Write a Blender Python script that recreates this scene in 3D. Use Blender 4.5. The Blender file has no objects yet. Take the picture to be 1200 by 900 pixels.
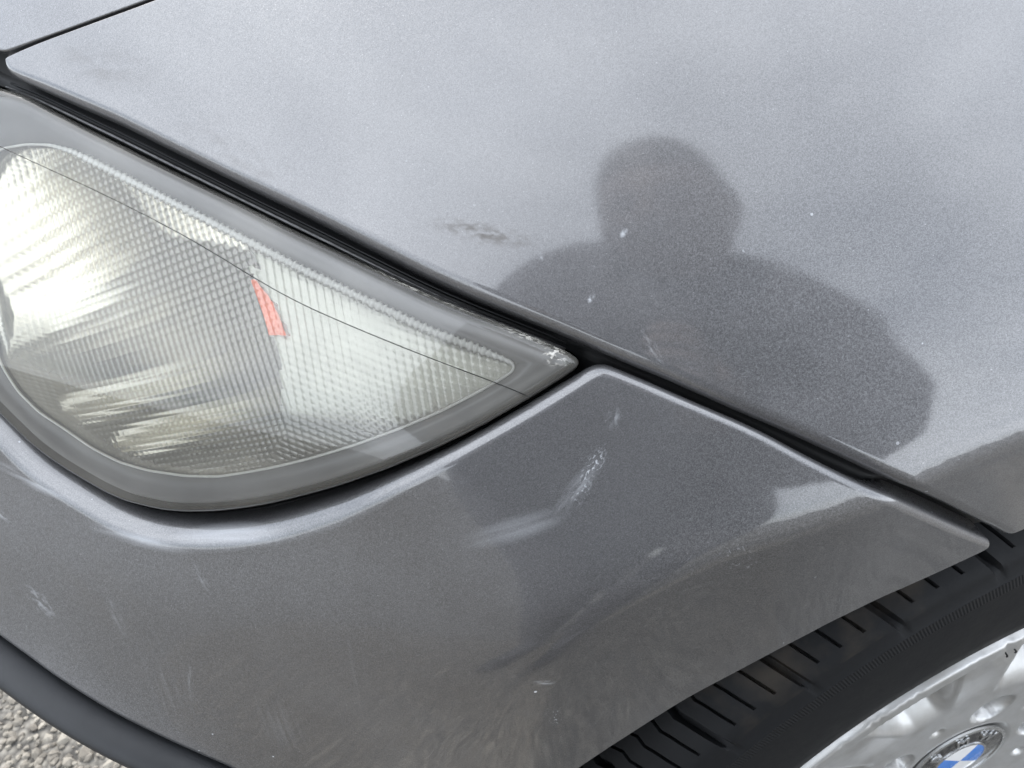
import bpy, math, random
import numpy as np
from mathutils import Vector, Matrix
from mathutils.geometry import delaunay_2d_cdt

R = math.radians
random.seed(7); rng = np.random.default_rng(7)
scene = bpy.context.scene
COL = scene.collection

# ------------------------------------------------------------------ camera
# metres; x runs back along the car, y across it (inboard positive), z up.
cam_d = bpy.data.cameras.new('camera'); cam = bpy.data.objects.new('camera', cam_d); COL.objects.link(cam)
cam.location = (-.364, -.1775, .877)
cam.rotation_euler = (R(90 - 36), 0, R(-16))
cam_d.sensor_width = 36; cam_d.lens = 27
cam_d.clip_start = .01; cam_d.clip_end = 500
cam_d.dof.use_dof = True; cam_d.dof.focus_distance = .30; cam_d.dof.aperture_fstop = 26
scene.camera = cam

# ------------------------------------------------------------------ sky, sun, exposure
SUN_EL, SUN_AZ = 42, 343
world = bpy.data.worlds.new('World'); scene.world = world; world.use_nodes = True
wn, wl = world.node_tree.nodes, world.node_tree.links
wn.clear()
w_out = wn.new('ShaderNodeOutputWorld'); w_bg = wn.new('ShaderNodeBackground')
sky = wn.new('ShaderNodeTexSky'); sky.sky_type = 'NISHITA'; sky.sun_disc = False
sky.sun_elevation = R(SUN_EL); sky.sun_rotation = R(SUN_AZ); sky.dust_density = 1.5; sky.air_density = 1.0
w_tc = wn.new('ShaderNodeTexCoord')
w_map = wn.new('ShaderNodeMapping'); w_map.inputs['Scale'].default_value = (1, 1, 2.2)
w_noise = wn.new('ShaderNodeTexNoise'); w_noise.inputs['Scale'].default_value = 1.15
w_noise.inputs['Detail'].default_value = 4; w_noise.inputs['Roughness'].default_value = .52
w_ramp = wn.new('ShaderNodeValToRGB')
w_ramp.color_ramp.elements[0].position = .24; w_ramp.color_ramp.elements[1].position = .64
w_mix = wn.new('ShaderNodeMix'); w_mix.data_type = 'RGBA'
CLOUD = 18.0
w_mix.inputs['B'].default_value = (CLOUD * .935, CLOUD * .985, CLOUD * 1.055, 1)
wl.new(w_tc.outputs['Generated'], w_map.inputs['Vector']); wl.new(w_map.outputs[0], w_noise.inputs['Vector'])
wl.new(w_noise.outputs['Fac'], w_ramp.inputs[0]); wl.new(w_ramp.outputs[0], w_mix.inputs['Factor'])
wl.new(sky.outputs[0], w_mix.inputs['A']); wl.new(w_mix.outputs['Result'], w_bg.inputs['Color'])
w_bg.inputs['Strength'].default_value = .12
wl.new(w_bg.outputs[0], w_out.inputs[0])

sun_d = bpy.data.lights.new('sun', 'SUN'); sun = bpy.data.objects.new('sun', sun_d); COL.objects.link(sun)
sun_d.energy = 3.0; sun_d.angle = R(4); sun_d.color = (1, .96, .9)
_az = R(SUN_AZ)   # sky rotation is measured from +Y towards +X
sdir = Vector((math.sin(_az) * math.cos(R(SUN_EL)), math.cos(_az) * math.cos(R(SUN_EL)), math.sin(R(SUN_EL))))
sun.rotation_euler = sdir.to_track_quat('Z', 'Y').to_euler()

vs = scene.view_settings
vs.view_transform = 'Standard'; vs.look = 'None'; vs.exposure = 0.78; vs.gamma = 1; vs.use_curve_mapping = False
scene.cycles.use_denoising = True
scene.cycles.max_bounces = 12; scene.cycles.transmission_bounces = 8; scene.cycles.transparent_max_bounces = 10
scene.cycles.glossy_bounces = 6; scene.cycles.diffuse_bounces = 3
scene.cycles.use_adaptive_sampling = True; scene.cycles.adaptive_threshold = .02; scene.cycles.sample_clamp_indirect = 8

# ------------------------------------------------------------------ bodywork surface
def pchip(xk,yk,x):
    xk=np.asarray(xk,float);yk=np.asarray(yk,float)
    h=np.diff(xk);d=np.diff(yk)/h
    m=np.zeros(len(xk));m[0]=d[0];m[-1]=d[-1]
    for i in range(1,len(xk)-1):
        m[i]=0 if d[i-1]*d[i]<=0 else 2*d[i-1]*d[i]/(d[i-1]+d[i])
    x=np.clip(np.asarray(x,float),xk[0],xk[-1])
    i=np.clip(np.searchsorted(xk,x)-1,0,len(xk)-2)
    t=(x-xk[i])/h[i]
    return (2*t**3-3*t**2+1)*yk[i]+(t**3-2*t**2+t)*h[i]*m[i]+(-2*t**3+3*t**2)*yk[i+1]+(t**3-t**2)*h[i]*m[i+1]
# crease of the wheel-arch flare: height above ground along the car (x)
ZX=np.array([-.80,-.50,-.42,-.356,-.331,-.306,-.2765,-.2428,-.221,-.194,-.169,-.149,-.10,-.05,.03,.10,.17,.25,.40])
ZZ=np.array([.44,.46,.505,.5625,.599,.6300,.6570,.6780,.6860,.6960,.7070,.7140,.729,.739,.744,.739,.726,.70,.60])
WX=np.array([-.8,-.5,-.4,-.3,-.2,-.1,.0,.4])
WW=np.array([.03,.03,.016,.006,.004,.0035,.0035,.004])
LZ=np.array([.30,.464,.564,.609,.644,.684,.724,.764,.824,.914,1.014,1.114])
LS=np.array([-.15,-.12,-.05,.02,.28,.60,.66,.80,1.0,1.35,1.9,3.2])
_zz=np.linspace(.1,1.114,4057)
_ls=pchip(LZ,LS,_zz)
_li=np.concatenate([[0],np.cumsum(.5*(_ls[1:]+_ls[:-1])*np.diff(_zz))])
_li-=np.interp(.609,_zz,_li)
_mk=np.gradient(_li,_zz)
def lean(z):
    z=np.clip(z,_zz[0],_zz[-1]);h=_zz[1]-_zz[0]
    i=np.clip(((z-_zz[0])/h).astype(int),0,len(_zz)-2);t=(z-_zz[i])/h
    return (2*t**3-3*t**2+1)*_li[i]+(t**3-2*t**2+t)*h*_mk[i]+(-2*t**3+3*t**2)*_li[i+1]+(t**3-t**2)*h*_mk[i+1]
def plan(x):
    return -.108+.70*np.maximum(0,.05-x)**2
def lip(x,z):
    # the bumper skin kicks out to meet its rub strip
    zs=pchip([-.8,-.628,-.552,-.498,-.468,-.441,-.415,-.384,.4],[.68,.620,.586,.563,.546,.530,.509,.482,.10],x)
    d=z-zs;d=.5*(d+np.sqrt(d*d+.004**2))
    return .0095*np.exp(-d/.019)*pchip([-.8,-.46,-.37,.4],[1,1,0,0],x)
def body(x,z):
    q=pchip([-.8,-.52,-.42,-.33,-.27,.4],[.50,.44,.27,.10,0,0],x)
    h=.664-z
    c=pchip([-.8,-.36,-.275,.4],[1,1,0,0],x)
    return plan(x)+lean(z)-q*.5*(h+np.sqrt(h*h+.03**2))-c*.0155*np.exp(-((z-.712)/.038)**2)-lip(x,z)
def F(x,z):
    """outboard position y of the bodywork at station x and height z"""
    x=np.asarray(x,float);z=np.asarray(z,float)
    A=body(x,z);zz=pchip(ZX,ZZ,x);B=body(x,zz)-.09*(z-zz);w=pchip(WX,WW,x)
    return .5*(A+B+np.sqrt((A-B)**2+w*w))
def normal(x,z,e=3e-4):
    x=np.asarray(x,float);z=np.asarray(z,float)
    fx=(F(x+e,z)-F(x-e,z))/(2*e);fz=(F(x,z+e)-F(x,z-e))/(2*e)
    n=np.stack([fx,-np.ones_like(fx),fz],-1)
    return n/np.linalg.norm(n,axis=-1,keepdims=True)
# panel edges measured on the bodywork: (station x, height z)
FENDER_EDGE = [(-0.4708,0.7975), (-0.4669,0.7960), (-0.4523,0.7921), (-0.4284,0.7860), (-0.4083,0.7795), (-0.3891,0.7733), (-0.3707,0.7676), (-0.3536,0.7618), (-0.3393,0.7566), (-0.3274,0.7520), (-0.3152,0.7476), (-0.3027,0.7433), (-0.2902,0.7389), (-0.2777,0.7341), (-0.2674,0.7305), (-0.2585,0.7277), (-0.2460,0.7230), (-0.2357,0.7191), (-0.2278,0.7163), (-0.2172,0.7122), (-0.2047,0.7070), (-0.1902,0.7005), (-0.1654,0.6837), (-0.1414,0.6667), (-0.1223,0.6533)]
HOOD_LINE = [(-0.4714,0.8023), (-0.4561,0.8074), (-0.4413,0.8122), (-0.4269,0.8169), (-0.4145,0.8209), (-0.3941,0.8276), (-0.3663,0.8367)]
BUMPER_LAMP_EDGE = [(-0.5184,0.7609), (-0.5216,0.7426), (-0.5222,0.7264), (-0.5203,0.7116), (-0.5144,0.6972), (-0.5065,0.6858), (-0.4975,0.6785), (-0.4911,0.6725), (-0.4844,0.6682), (-0.4771,0.6651), (-0.4700,0.6625), (-0.4630,0.6600), (-0.4560,0.6578), (-0.4486,0.6567), (-0.4413,0.6565), (-0.4337,0.6574), (-0.4227,0.6595), (-0.4111,0.6629), (-0.4002,0.6671), (-0.3928,0.6704), (-0.3858,0.6739), (-0.3784,0.6780), (-0.3702,0.6826), (-0.3605,0.6888), (-0.3489,0.6960), (-0.3343,0.7037), (-0.3192,0.7106), (-0.3045,0.7171), (-0.2925,0.7228), (-0.2846,0.7268), (-0.2801,0.7293)]
BUMPER_FENDER_EDGE = [(-0.2762,0.7308), (-0.2688,0.7283), (-0.2610,0.7256), (-0.2528,0.7226), (-0.2446,0.7197), (-0.2365,0.7168), (-0.2282,0.7134), (-0.2176,0.7081), (-0.2056,0.7026), (-0.1928,0.6968), (-0.1777,0.6865), (-0.1591,0.6733), (-0.1402,0.6605), (-0.1316,0.6547), (-0.1283,0.6526)]
ARCH_EDGE = [(-0.1293,0.6491), (-0.1343,0.6472), (-0.1443,0.6428), (-0.1592,0.6355), (-0.1735,0.6294), (-0.1906,0.6214), (-0.2072,0.6084), (-0.2171,0.5993), (-0.2278,0.5889), (-0.2425,0.5735), (-0.2696,0.5444), (-0.2920,0.5169), (-0.3065,0.4942), (-0.3226,0.4605), (-0.3312,0.4407)]
STRIP_TOP = [(-0.6210,0.6267), (-0.5945,0.6145), (-0.5697,0.6032), (-0.5468,0.5938), (-0.5307,0.5877), (-0.5198,0.5835), (-0.5127,0.5805), (-0.5059,0.5769), (-0.4947,0.5714), (-0.4796,0.5635), (-0.4649,0.5565), (-0.4514,0.5499), (-0.4385,0.5426), (-0.4222,0.5302), (-0.4040,0.5109), (-0.3837,0.4838)]
LENS_TOP = [(-0.4804,0.7934), (-0.4735,0.7929), (-0.4672,0.7919), (-0.4617,0.7904), (-0.4593,0.7895), (-0.4451,0.7850), (-0.4212,0.7776), (-0.4070,0.7733), (-0.3907,0.7683), (-0.3718,0.7622), (-0.3546,0.7570), (-0.3403,0.7523), (-0.3283,0.7480), (-0.3153,0.7438), (-0.3060,0.7408), (-0.3003,0.7388), (-0.2923,0.7358), (-0.2864,0.7334), (-0.2826,0.7316)]
LENS_BOTTOM = [(-0.2824,0.7297), (-0.2886,0.7259), (-0.2996,0.7203), (-0.3156,0.7132), (-0.3303,0.7071), (-0.3451,0.7004), (-0.3592,0.6929), (-0.3667,0.6885), (-0.3762,0.6834), (-0.3885,0.6773), (-0.3955,0.6740), (-0.4043,0.6704), (-0.4158,0.6663), (-0.4275,0.6631), (-0.4368,0.6614), (-0.4437,0.6611), (-0.4513,0.6610), (-0.4586,0.6622), (-0.4656,0.6645), (-0.4726,0.6669), (-0.4797,0.6699), (-0.4868,0.6739), (-0.4929,0.6794), (-0.5000,0.6862), (-0.5078,0.6947), (-0.5134,0.7062), (-0.5165,0.7197), (-0.5174,0.7350), (-0.5154,0.7529), (-0.5097,0.7691), (-0.5015,0.7826)]
MOULD_LINE = [(-0.4908,0.7778), (-0.4828,0.7752), (-0.4671,0.7713), (-0.4447,0.7661), (-0.4244,0.7607), (-0.4081,0.7556), (-0.3955,0.7510), (-0.3828,0.7458), (-0.3705,0.7416), (-0.3580,0.7385), (-0.3439,0.7348), (-0.3318,0.7312), (-0.3219,0.7281), (-0.3111,0.7245), (-0.3040,0.7218), (-0.3006,0.7202)]
OPTIC_TOP = [(-0.4795,0.7740), (-0.4683,0.7766), (-0.4583,0.7776), (-0.4489,0.7766), (-0.4374,0.7733), (-0.4246,0.7694), (-0.4110,0.7652), (-0.3985,0.7613), (-0.3841,0.7566), (-0.3683,0.7515), (-0.3552,0.7476), (-0.3427,0.7436), (-0.3304,0.7392), (-0.3171,0.7350), (-0.3081,0.7319), (-0.3034,0.7302)]
OPTIC_BOTTOM = [(-0.3039,0.7274), (-0.3100,0.7246), (-0.3188,0.7209), (-0.3304,0.7164), (-0.3409,0.7125), (-0.3536,0.7073), (-0.3684,0.7000), (-0.3804,0.6941), (-0.3914,0.6890), (-0.4020,0.6845), (-0.4125,0.6804), (-0.4254,0.6774), (-0.4401,0.6758), (-0.4512,0.6762), (-0.4616,0.6792), (-0.4715,0.6844), (-0.4806,0.6886), (-0.4876,0.6953), (-0.4920,0.7045), (-0.4941,0.7152), (-0.4946,0.7266), (-0.4938,0.7386), (-0.4917,0.7530), (-0.4884,0.7637), (-0.4847,0.7700)]
WHEEL = np.array([.0264, .0172, .3310]); TYRE_R = .334; GROUND_Z = WHEEL[2] - TYRE_R

def on_body(x, z, depth=0.):
    """point on the bodywork, sunk by depth along its normal"""
    x = np.asarray(x, float); z = np.asarray(z, float)
    P = np.stack([x, F(x, z), z], -1)
    return P - normal(x, z) * np.asarray(depth)[..., None] if np.any(np.asarray(depth) != 0) else P

# ------------------------------------------------------------------ object helpers
def tag(o, label=None, cat=None, group=None, kind=None):
    for k, v in (('label', label), ('category', cat), ('group', group), ('kind', kind)):
        if v: o[k] = v
    return o
def empty(name, loc):
    o = bpy.data.objects.new(name, None); o.location = loc; o.empty_display_size = .05; COL.objects.link(o); return o
def mesh_obj(name, V, Fc, mat=None, parent=None, smooth=True, sharp=None, normals=None):
    me = bpy.data.meshes.new(name)
    me.from_pydata([tuple(map(float, v)) for v in V], [], [tuple(map(int, f)) for f in Fc])
    if smooth: me.polygons.foreach_set('use_smooth', [True] * len(me.polygons))
    me.update()
    if sharp is not None: me.set_sharp_from_angle(angle=R(sharp))
    if normals is not None:
        me.normals_split_custom_set_from_vertices([tuple(map(float, n)) for n in normals])
    if mat: me.materials.append(mat)
    o = bpy.data.objects.new(name, me); COL.objects.link(o)
    if parent is not None:
        o.parent = parent; bpy.context.view_layer.update(); o.matrix_parent_inverse = parent.matrix_world.inverted()
    return o
def fast_mesh(name, V, Q, mat=None, parent=None, smooth=True, sharp=None):
    """big meshes from numpy arrays; Q is (n,3) or (n,4)"""
    V = np.ascontiguousarray(V, np.float32); Q = np.ascontiguousarray(Q, np.int32)
    me = bpy.data.meshes.new(name); k = Q.shape[1]
    me.vertices.add(len(V)); me.vertices.foreach_set('co', V.ravel())
    me.loops.add(Q.size); me.loops.foreach_set('vertex_index', Q.ravel())
    me.polygons.add(len(Q)); me.polygons.foreach_set('loop_start', np.arange(0, Q.size, k, dtype=np.int32))
    me.update(calc_edges=True); me.validate()
    me.polygons.foreach_set('use_smooth', np.full(len(me.polygons), smooth))
    if sharp is not None: me.set_sharp_from_angle(angle=R(sharp))
    if mat: me.materials.append(mat)
    o = bpy.data.objects.new(name, me); COL.objects.link(o)
    if parent is not None:
        o.parent = parent; bpy.context.view_layer.update(); o.matrix_parent_inverse = parent.matrix_world.inverted()
    return o
def grid_quads(nu, nv, wrap_v=False):
    i = np.arange(nu - 1)[:, None]; j = np.arange(nv if wrap_v else nv - 1)[None, :]; j2 = (j + 1) % nv
    return np.stack([i * nv + j, (i + 1) * nv + j, (i + 1) * nv + j2, i * nv + j2], -1).reshape(-1, 4)
def resample(P, step, closed=True):
    P = np.asarray(P, float)
    if closed: P = np.vstack([P, P[:1]])
    d = np.concatenate([[0], np.cumsum(np.linalg.norm(np.diff(P[:, :2], axis=0), axis=1))])
    n = max(4, int(round(d[-1] / step)))
    t = np.linspace(0, d[-1], n + 1)
    Q = np.stack([np.interp(t, d, P[:, k]) for k in range(P.shape[1])], 1)
    return Q[:-1] if closed else Q
def smooth_loop(P, n, closed=True):
    for _ in range(n):
        Q = .25 * np.roll(P, 1, 0) + .5 * P + .25 * np.roll(P, -1, 0)
        if not closed: Q[0] = P[0]; Q[-1] = P[-1]
        P = Q
    return P
def inside(pts, poly):
    x, y = pts[:, 0], pts[:, 1]; c = np.zeros(len(pts), bool)
    x1, y1 = poly[:, 0], poly[:, 1]; x2, y2 = np.roll(x1, -1), np.roll(y1, -1)
    for a, b, c2, d in zip(x1, y1, x2, y2):
        k = ((b > y) != (d > y)) & (x < (c2 - a) * (y - b) / (d - b + 1e-15) + a); c ^= k
    return c
def fill(ring, g):
    """triangulate the inside of a closed (x,z) ring with grid points"""
    lo, hi = ring.min(0), ring.max(0)
    gx, gz = np.meshgrid(np.arange(lo[0], hi[0], g), np.arange(lo[1], hi[1], g * .8))
    gx[1::2] += g / 2
    pts = np.stack([gx.ravel(), gz.ravel()], 1); pts = pts[inside(pts, ring)]
    keep = np.ones(len(pts), bool)
    for k in range(0, len(pts), 4000):
        d2 = ((pts[k:k + 4000, None] - ring[None]) ** 2).sum(-1).min(1); keep[k:k + 4000] = d2 > (.55 * g) ** 2
    pts = pts[keep]; n = len(ring)
    al = np.vstack([ring, pts])
    vo, eo, fo, ov, oe, of = delaunay_2d_cdt([Vector(p) for p in al], [(i, (i + 1) % n) for i in range(n)], [list(range(n))], 1, 1e-7)
    return al, np.array(vo), fo, ov
def panel(name, segs, mat, parent, step=.0016, g=.0045, flange=.014, passes=6, depth=0., nroll=6, radii=None):
    """a pressed panel on the bodywork: rolled edges of the given radius, then a return flange.
    segs: list of (points, edge radius)"""
    P = np.array([(x, z, r) for pts, r in segs for x, z in pts])
    P = resample(P, step); r = smooth_loop(P[:, 2], 150); P = smooth_loop(P, passes)
    xz = P[:, :2]
    area = .5 * np.sum(xz[:, 0] * np.roll(xz[:, 1], -1) - np.roll(xz[:, 0], -1) * xz[:, 1])
    if area < 0: xz = xz[::-1].copy(); r = r[::-1].copy()
    p3 = on_body(xz[:, 0], xz[:, 1]); N = normal(xz[:, 0], xz[:, 1])
    T = np.roll(p3, -1, 0) - np.roll(p3, 1, 0); T /= np.linalg.norm(T, axis=1, keepdims=True)
    I = np.cross(N, T)          # N faces -y (the viewer): with x right, z up, ccw loop -> left of T is inside
    I /= np.linalg.norm(I, axis=1, keepdims=True)
    rings, rn = [], []
    for th in np.linspace(0, math.pi / 2, nroll + 1):
        q = p3 + I * (r * (1 - math.sin(th)))[:, None]
        b = on_body(q[:, 0], q[:, 2]); nb = normal(q[:, 0], q[:, 2])
        rings.append(b - nb * (r * (1 - math.cos(th)))[:, None]); rn.append(nb * math.cos(th) - I * math.sin(th))
    rings.append(rings[-1] - N * flange); rn.append(-I)
    ring0 = rings[0][:, [0, 2]]
    al, vo, fo, ov = fill(ring0, g)
    V = on_body(vo[:, 0], vo[:, 1]); NN = normal(vo[:, 0], vo[:, 1])
    faces = []
    for f in fo:
        f = list(f); a = vo[f]
        if np.cross(a[1] - a[0], a[2] - a[0]) < 0: f.reverse()
        faces.append(f)
    n = len(ring0); base = len(V)
    start = {}
    for k, o in enumerate(ov):
        for i in o:
            if i < n: start[i] = k
    prev = [start[i] for i in range(n)]
    Vs, Ns = [V], [NN]
    for k in range(1, len(rings)):
        Vs.append(rings[k]); Ns.append(rn[k]); cur = list(range(base, base + n)); base += n
        for i in range(n):
            j = (i + 1) % n
            faces.append((prev[i], cur[i], cur[j], prev[j]))
        prev = cur
    V = np.vstack(Vs); NN = np.vstack(Ns)
    if depth: V = V - NN * 0 - np.vstack([np.repeat(normal(vo[:, 0], vo[:, 1]), 1, 0)] + [N] * (len(rings) - 1)) * depth
    return mesh_obj(name, V, faces, mat, parent, normals=NN)
def tube(name, P, rad, mat, parent=None, sides=8, up=(0, 0, 1), sx=1., sy=1., caps=True):
    """sweep of an ellipse along P; rad may vary"""
    P = np.asarray(P, float); n = len(P); rad = np.broadcast_to(rad, (n,))
    T = np.gradient(P, axis=0); T /= np.linalg.norm(T, axis=1, keepdims=True)
    up = np.broadcast_to(np.asarray(up, float), P.shape)
    A = np.cross(T, up); A /= np.linalg.norm(A, axis=1, keepdims=True); B = np.cross(A, T)
    t = np.linspace(0, 2 * math.pi, sides, endpoint=False)
    V = P[:, None] + rad[:, None, None] * (A[:, None] * (np.cos(t) * sx)[None, :, None] + B[:, None] * (np.sin(t) * sy)[None, :, None])
    Q = grid_quads(n, sides, True)
    fs = [tuple(q) for q in Q]
    if caps: fs += [tuple(range(sides)), tuple(range(n * sides - 1, (n - 1) * sides - 1, -1))]
    return mesh_obj(name, V.reshape(-1, 3), fs, mat, parent)

# ------------------------------------------------------------------ material helpers
class NT:
    def __init__(s, name):
        s.m = bpy.data.materials.new(name); s.m.use_nodes = True; s.t = s.m.node_tree; s.t.nodes.clear()
        s.out = s.t.nodes.new('ShaderNodeOutputMaterial')
        s._co = None
    def n(s, typ, **kw):
        nd = s.t.nodes.new('ShaderNode' + typ)
        for k, v in kw.items():
            if k in nd.inputs:
                s.set(nd.inputs[k], v)
            else: setattr(nd, k, v)
        return nd
    def set(s, sock, v):
        if isinstance(v, bpy.types.NodeSocket): s.t.links.new(v, sock)
        else: sock.default_value = v
    def math(s, op, a, b=None, c=None, clamp=False):
        nd = s.t.nodes.new('ShaderNodeMath'); nd.operation = op; nd.use_clamp = clamp
        for i, v in enumerate((a, b, c)):
            if v is not None: s.set(nd.inputs[i], v)
        return nd.outputs[0]
    def vmath(s, op, a, b=None, out=0):
        nd = s.t.nodes.new('ShaderNodeVectorMath'); nd.operation = op
        s.set(nd.inputs[0], a)
        if b is not None: s.set(nd.inputs['Scale'] if op == 'SCALE' else nd.inputs[1], b)
        return nd.outputs[out]
    def co(s):
        if s._co is None: s._co = s.n('TexCoord').outputs['Object']
        return s._co
    def noise(s, scale, detail=3, rough=.5, vec=None, out='Fac', dist=0):
        nd = s.n('TexNoise'); s.set(nd.inputs['Vector'], vec or s.co())
        nd.inputs['Scale'].default_value = scale; nd.inputs['Detail'].default_value = detail
        nd.inputs['Roughness'].default_value = rough; nd.inputs['Distortion'].default_value = dist
        return nd.outputs[out]
    def ramp(s, fac, p0, p1, c0=(0, 0, 0, 1), c1=(1, 1, 1, 1)):
        nd = s.n('ValToRGB'); s.set(nd.inputs[0], fac); e = nd.color_ramp.elements
        e[0].position, e[1].position = p0, p1; e[0].color, e[1].color = c0, c1
        return nd.outputs[0]
    def mix(s, fac, a, b):
        nd = s.t.nodes.new('ShaderNodeMix'); nd.data_type = 'RGBA'
        s.set(nd.inputs['Factor'], fac); s.set(nd.inputs[6], a); s.set(nd.inputs[7], b)
        return nd.outputs[2]
    def mixsh(s, fac, a, b):
        nd = s.t.nodes.new('ShaderNodeMixShader'); s.set(nd.inputs[0], fac)
        s.t.links.new(a, nd.inputs[1]); s.t.links.new(b, nd.inputs[2]); return nd.outputs[0]
    def bump(s, h, strength, dist, normal=None):
        nd = s.n('Bump'); nd.inputs['Strength'].default_value = strength; nd.inputs['Distance'].default_value = dist
        s.set(nd.inputs['Height'], h)
        if normal: s.set(nd.inputs['Normal'], normal)
        return nd.outputs[0]
    def bsdf(s, **kw):
        nd = s.t.nodes.new('ShaderNodeBsdfPrincipled')
        for k, v in kw.items(): s.set(nd.inputs[k.replace('_', ' ')], v)
        return nd.outputs[0]
    def done(s, sh):
        s.t.links.new(sh, s.out.inputs[0]); return s.m
def basis(d, n):
    """euler that turns x to d and z to n"""
    d = Vector(d).normalized(); n = Vector(n); n = (n - d * n.dot(d)).normalized(); y = n.cross(d)
    return Matrix((d, y, n)).transposed().to_euler()
def mark(s, a, b, width, amount, scale=900, lo=.4, hi=.65, stretch=.15, soft=.75, pw=1.):
    """a smear of dried polish or dirt between two body points a, b = (x,z): returns a mask"""
    A = on_body(*a); B = on_body(*b); c = (A + B) / 2; L = np.linalg.norm(B - A) / 2 + 1e-4
    nn = normal((a[0] + b[0]) / 2, (a[1] + b[1]) / 2)
    mp = s.n('Mapping', vector_type='TEXTURE'); s.set(mp.inputs['Vector'], s.co())
    mp.inputs['Location'].default_value = tuple(c); mp.inputs['Rotation'].default_value = basis(B - A, nn)
    mp.inputs['Scale'].default_value = (L, width, .012)
    g = s.n('TexGradient', gradient_type='SPHERICAL'); s.set(g.inputs[0], mp.outputs[0])
    mp2 = s.n('Mapping', vector_type='TEXTURE'); s.set(mp2.inputs['Vector'], s.co())
    mp2.inputs['Location'].default_value = tuple(c); mp2.inputs['Rotation'].default_value = basis(B - A, nn)
    mp2.inputs['Scale'].default_value = (1 / stretch, 1, 1)
    nz = s.noise(scale, 2, .6, vec=mp2.outputs[0])
    m = s.math('MULTIPLY', s.ramp(g.outputs[1], 0, soft), s.ramp(nz, lo, hi))
    return s.math('MULTIPLY', m, amount)
def paint(name, marks=(), darks=(), speck=.5, base=(.134, .133, .137)):
    s = NT(name)
    vor = s.n('TexVoronoi'); s.set(vor.inputs['Vector'], s.co()); vor.inputs['Scale'].default_value = 3300
    sep = s.n('SeparateColor'); s.set(sep.inputs[0], vor.outputs['Color'])
    fl = s.vmath('SCALE', s.vmath('SUBTRACT', vor.outputs['Color'], (.5, .5, .5)), .22)
    geo = s.n('NewGeometry')
    nrm = s.vmath('NORMALIZE', s.vmath('ADD', geo.outputs['Normal'], fl))
    bright = s.math('ADD', s.math('MULTIPLY', sep.outputs[0], .44), .78)
    glint = s.math('MULTIPLY', s.math('GREATER_THAN', sep.outputs[1], .998), .6)
    bright = s.math('ADD', bright, glint)
    colr = s.vmath('SCALE', tuple(base), bright)
    dust = s.noise(26, 6, .62)
    rough = s.math('ADD', s.math('MULTIPLY', s.ramp(dust, .35, .75), .05), .055)
    sh = s.bsdf(Base_Color=colr, Metallic=.8, Roughness=.50, Normal=nrm, Coat_Weight=1., Coat_Roughness=rough, Coat_IOR=1.78)
    fac = None
    for m in marks:
        k = mark(s, *m); fac = k if fac is None else s.math('MAXIMUM', fac, k)
    # tiny specks of road dirt stuck on the clear coat
    v2 = s.n('TexVoronoi'); s.set(v2.inputs['Vector'], s.co()); v2.inputs['Scale'].default_value = 260
    s2 = s.n('SeparateColor'); s.set(s2.inputs[0], v2.outputs['Color'])
    rad = s.math('MULTIPLY', s.math('POWER', s2.outputs[1], 4.), .16)
    sp = s.math('MULTIPLY', s.math('LESS_THAN', v2.outputs['Distance'], rad), s.math('GREATER_THAN', s2.outputs[0], .90))
    sp = s.math('MULTIPLY', sp, s.math('MULTIPLY', s.ramp(s.noise(14, 2), .45, .62), speck))
    fac = sp if fac is None else s.math('MAXIMUM', fac, sp)
    film = s.math('MULTIPLY', s.ramp(s.noise(9, 7, .6), .45, .8), .05)
    fac = s.math('MAXIMUM', fac, film)
    chalk = s.bsdf(Base_Color=(.62, .64, .67, 1), Roughness=.75)
    sh = s.mixsh(fac, sh, chalk)
    if darks:
        fd = None
        for m in darks:
            k = mark(s, *m); fd = k if fd is None else s.math('MAXIMUM', fd, k)
        sh = s.mixsh(fd, sh, s.bsdf(Base_Color=(.095, .085, .075, 1), Roughness=.6))
    return s.done(sh)
def plain(name, col, rough=.5, metal=0., bump=None, var=.12, vscale=60, spec=.5, coat=0.):
    s = NT(name)
    c = s.mix(s.ramp(s.noise(vscale, 5, .6), .3, .7), tuple(x * (1 - var) for x in col) + (1,), tuple(min(1, x * (1 + var)) for x in col) + (1,))
    kw = dict(Base_Color=c, Metallic=metal, Roughness=s.math('ADD', s.math('MULTIPLY', s.noise(vscale * 2.3, 4), .16), rough - .08),
              Specular_IOR_Level=spec, Coat_Weight=coat)
    if bump: kw['Normal'] = s.bump(s.noise(bump[0], 3), bump[1], bump[2])
    return s.done(s.bsdf(**kw))

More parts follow.
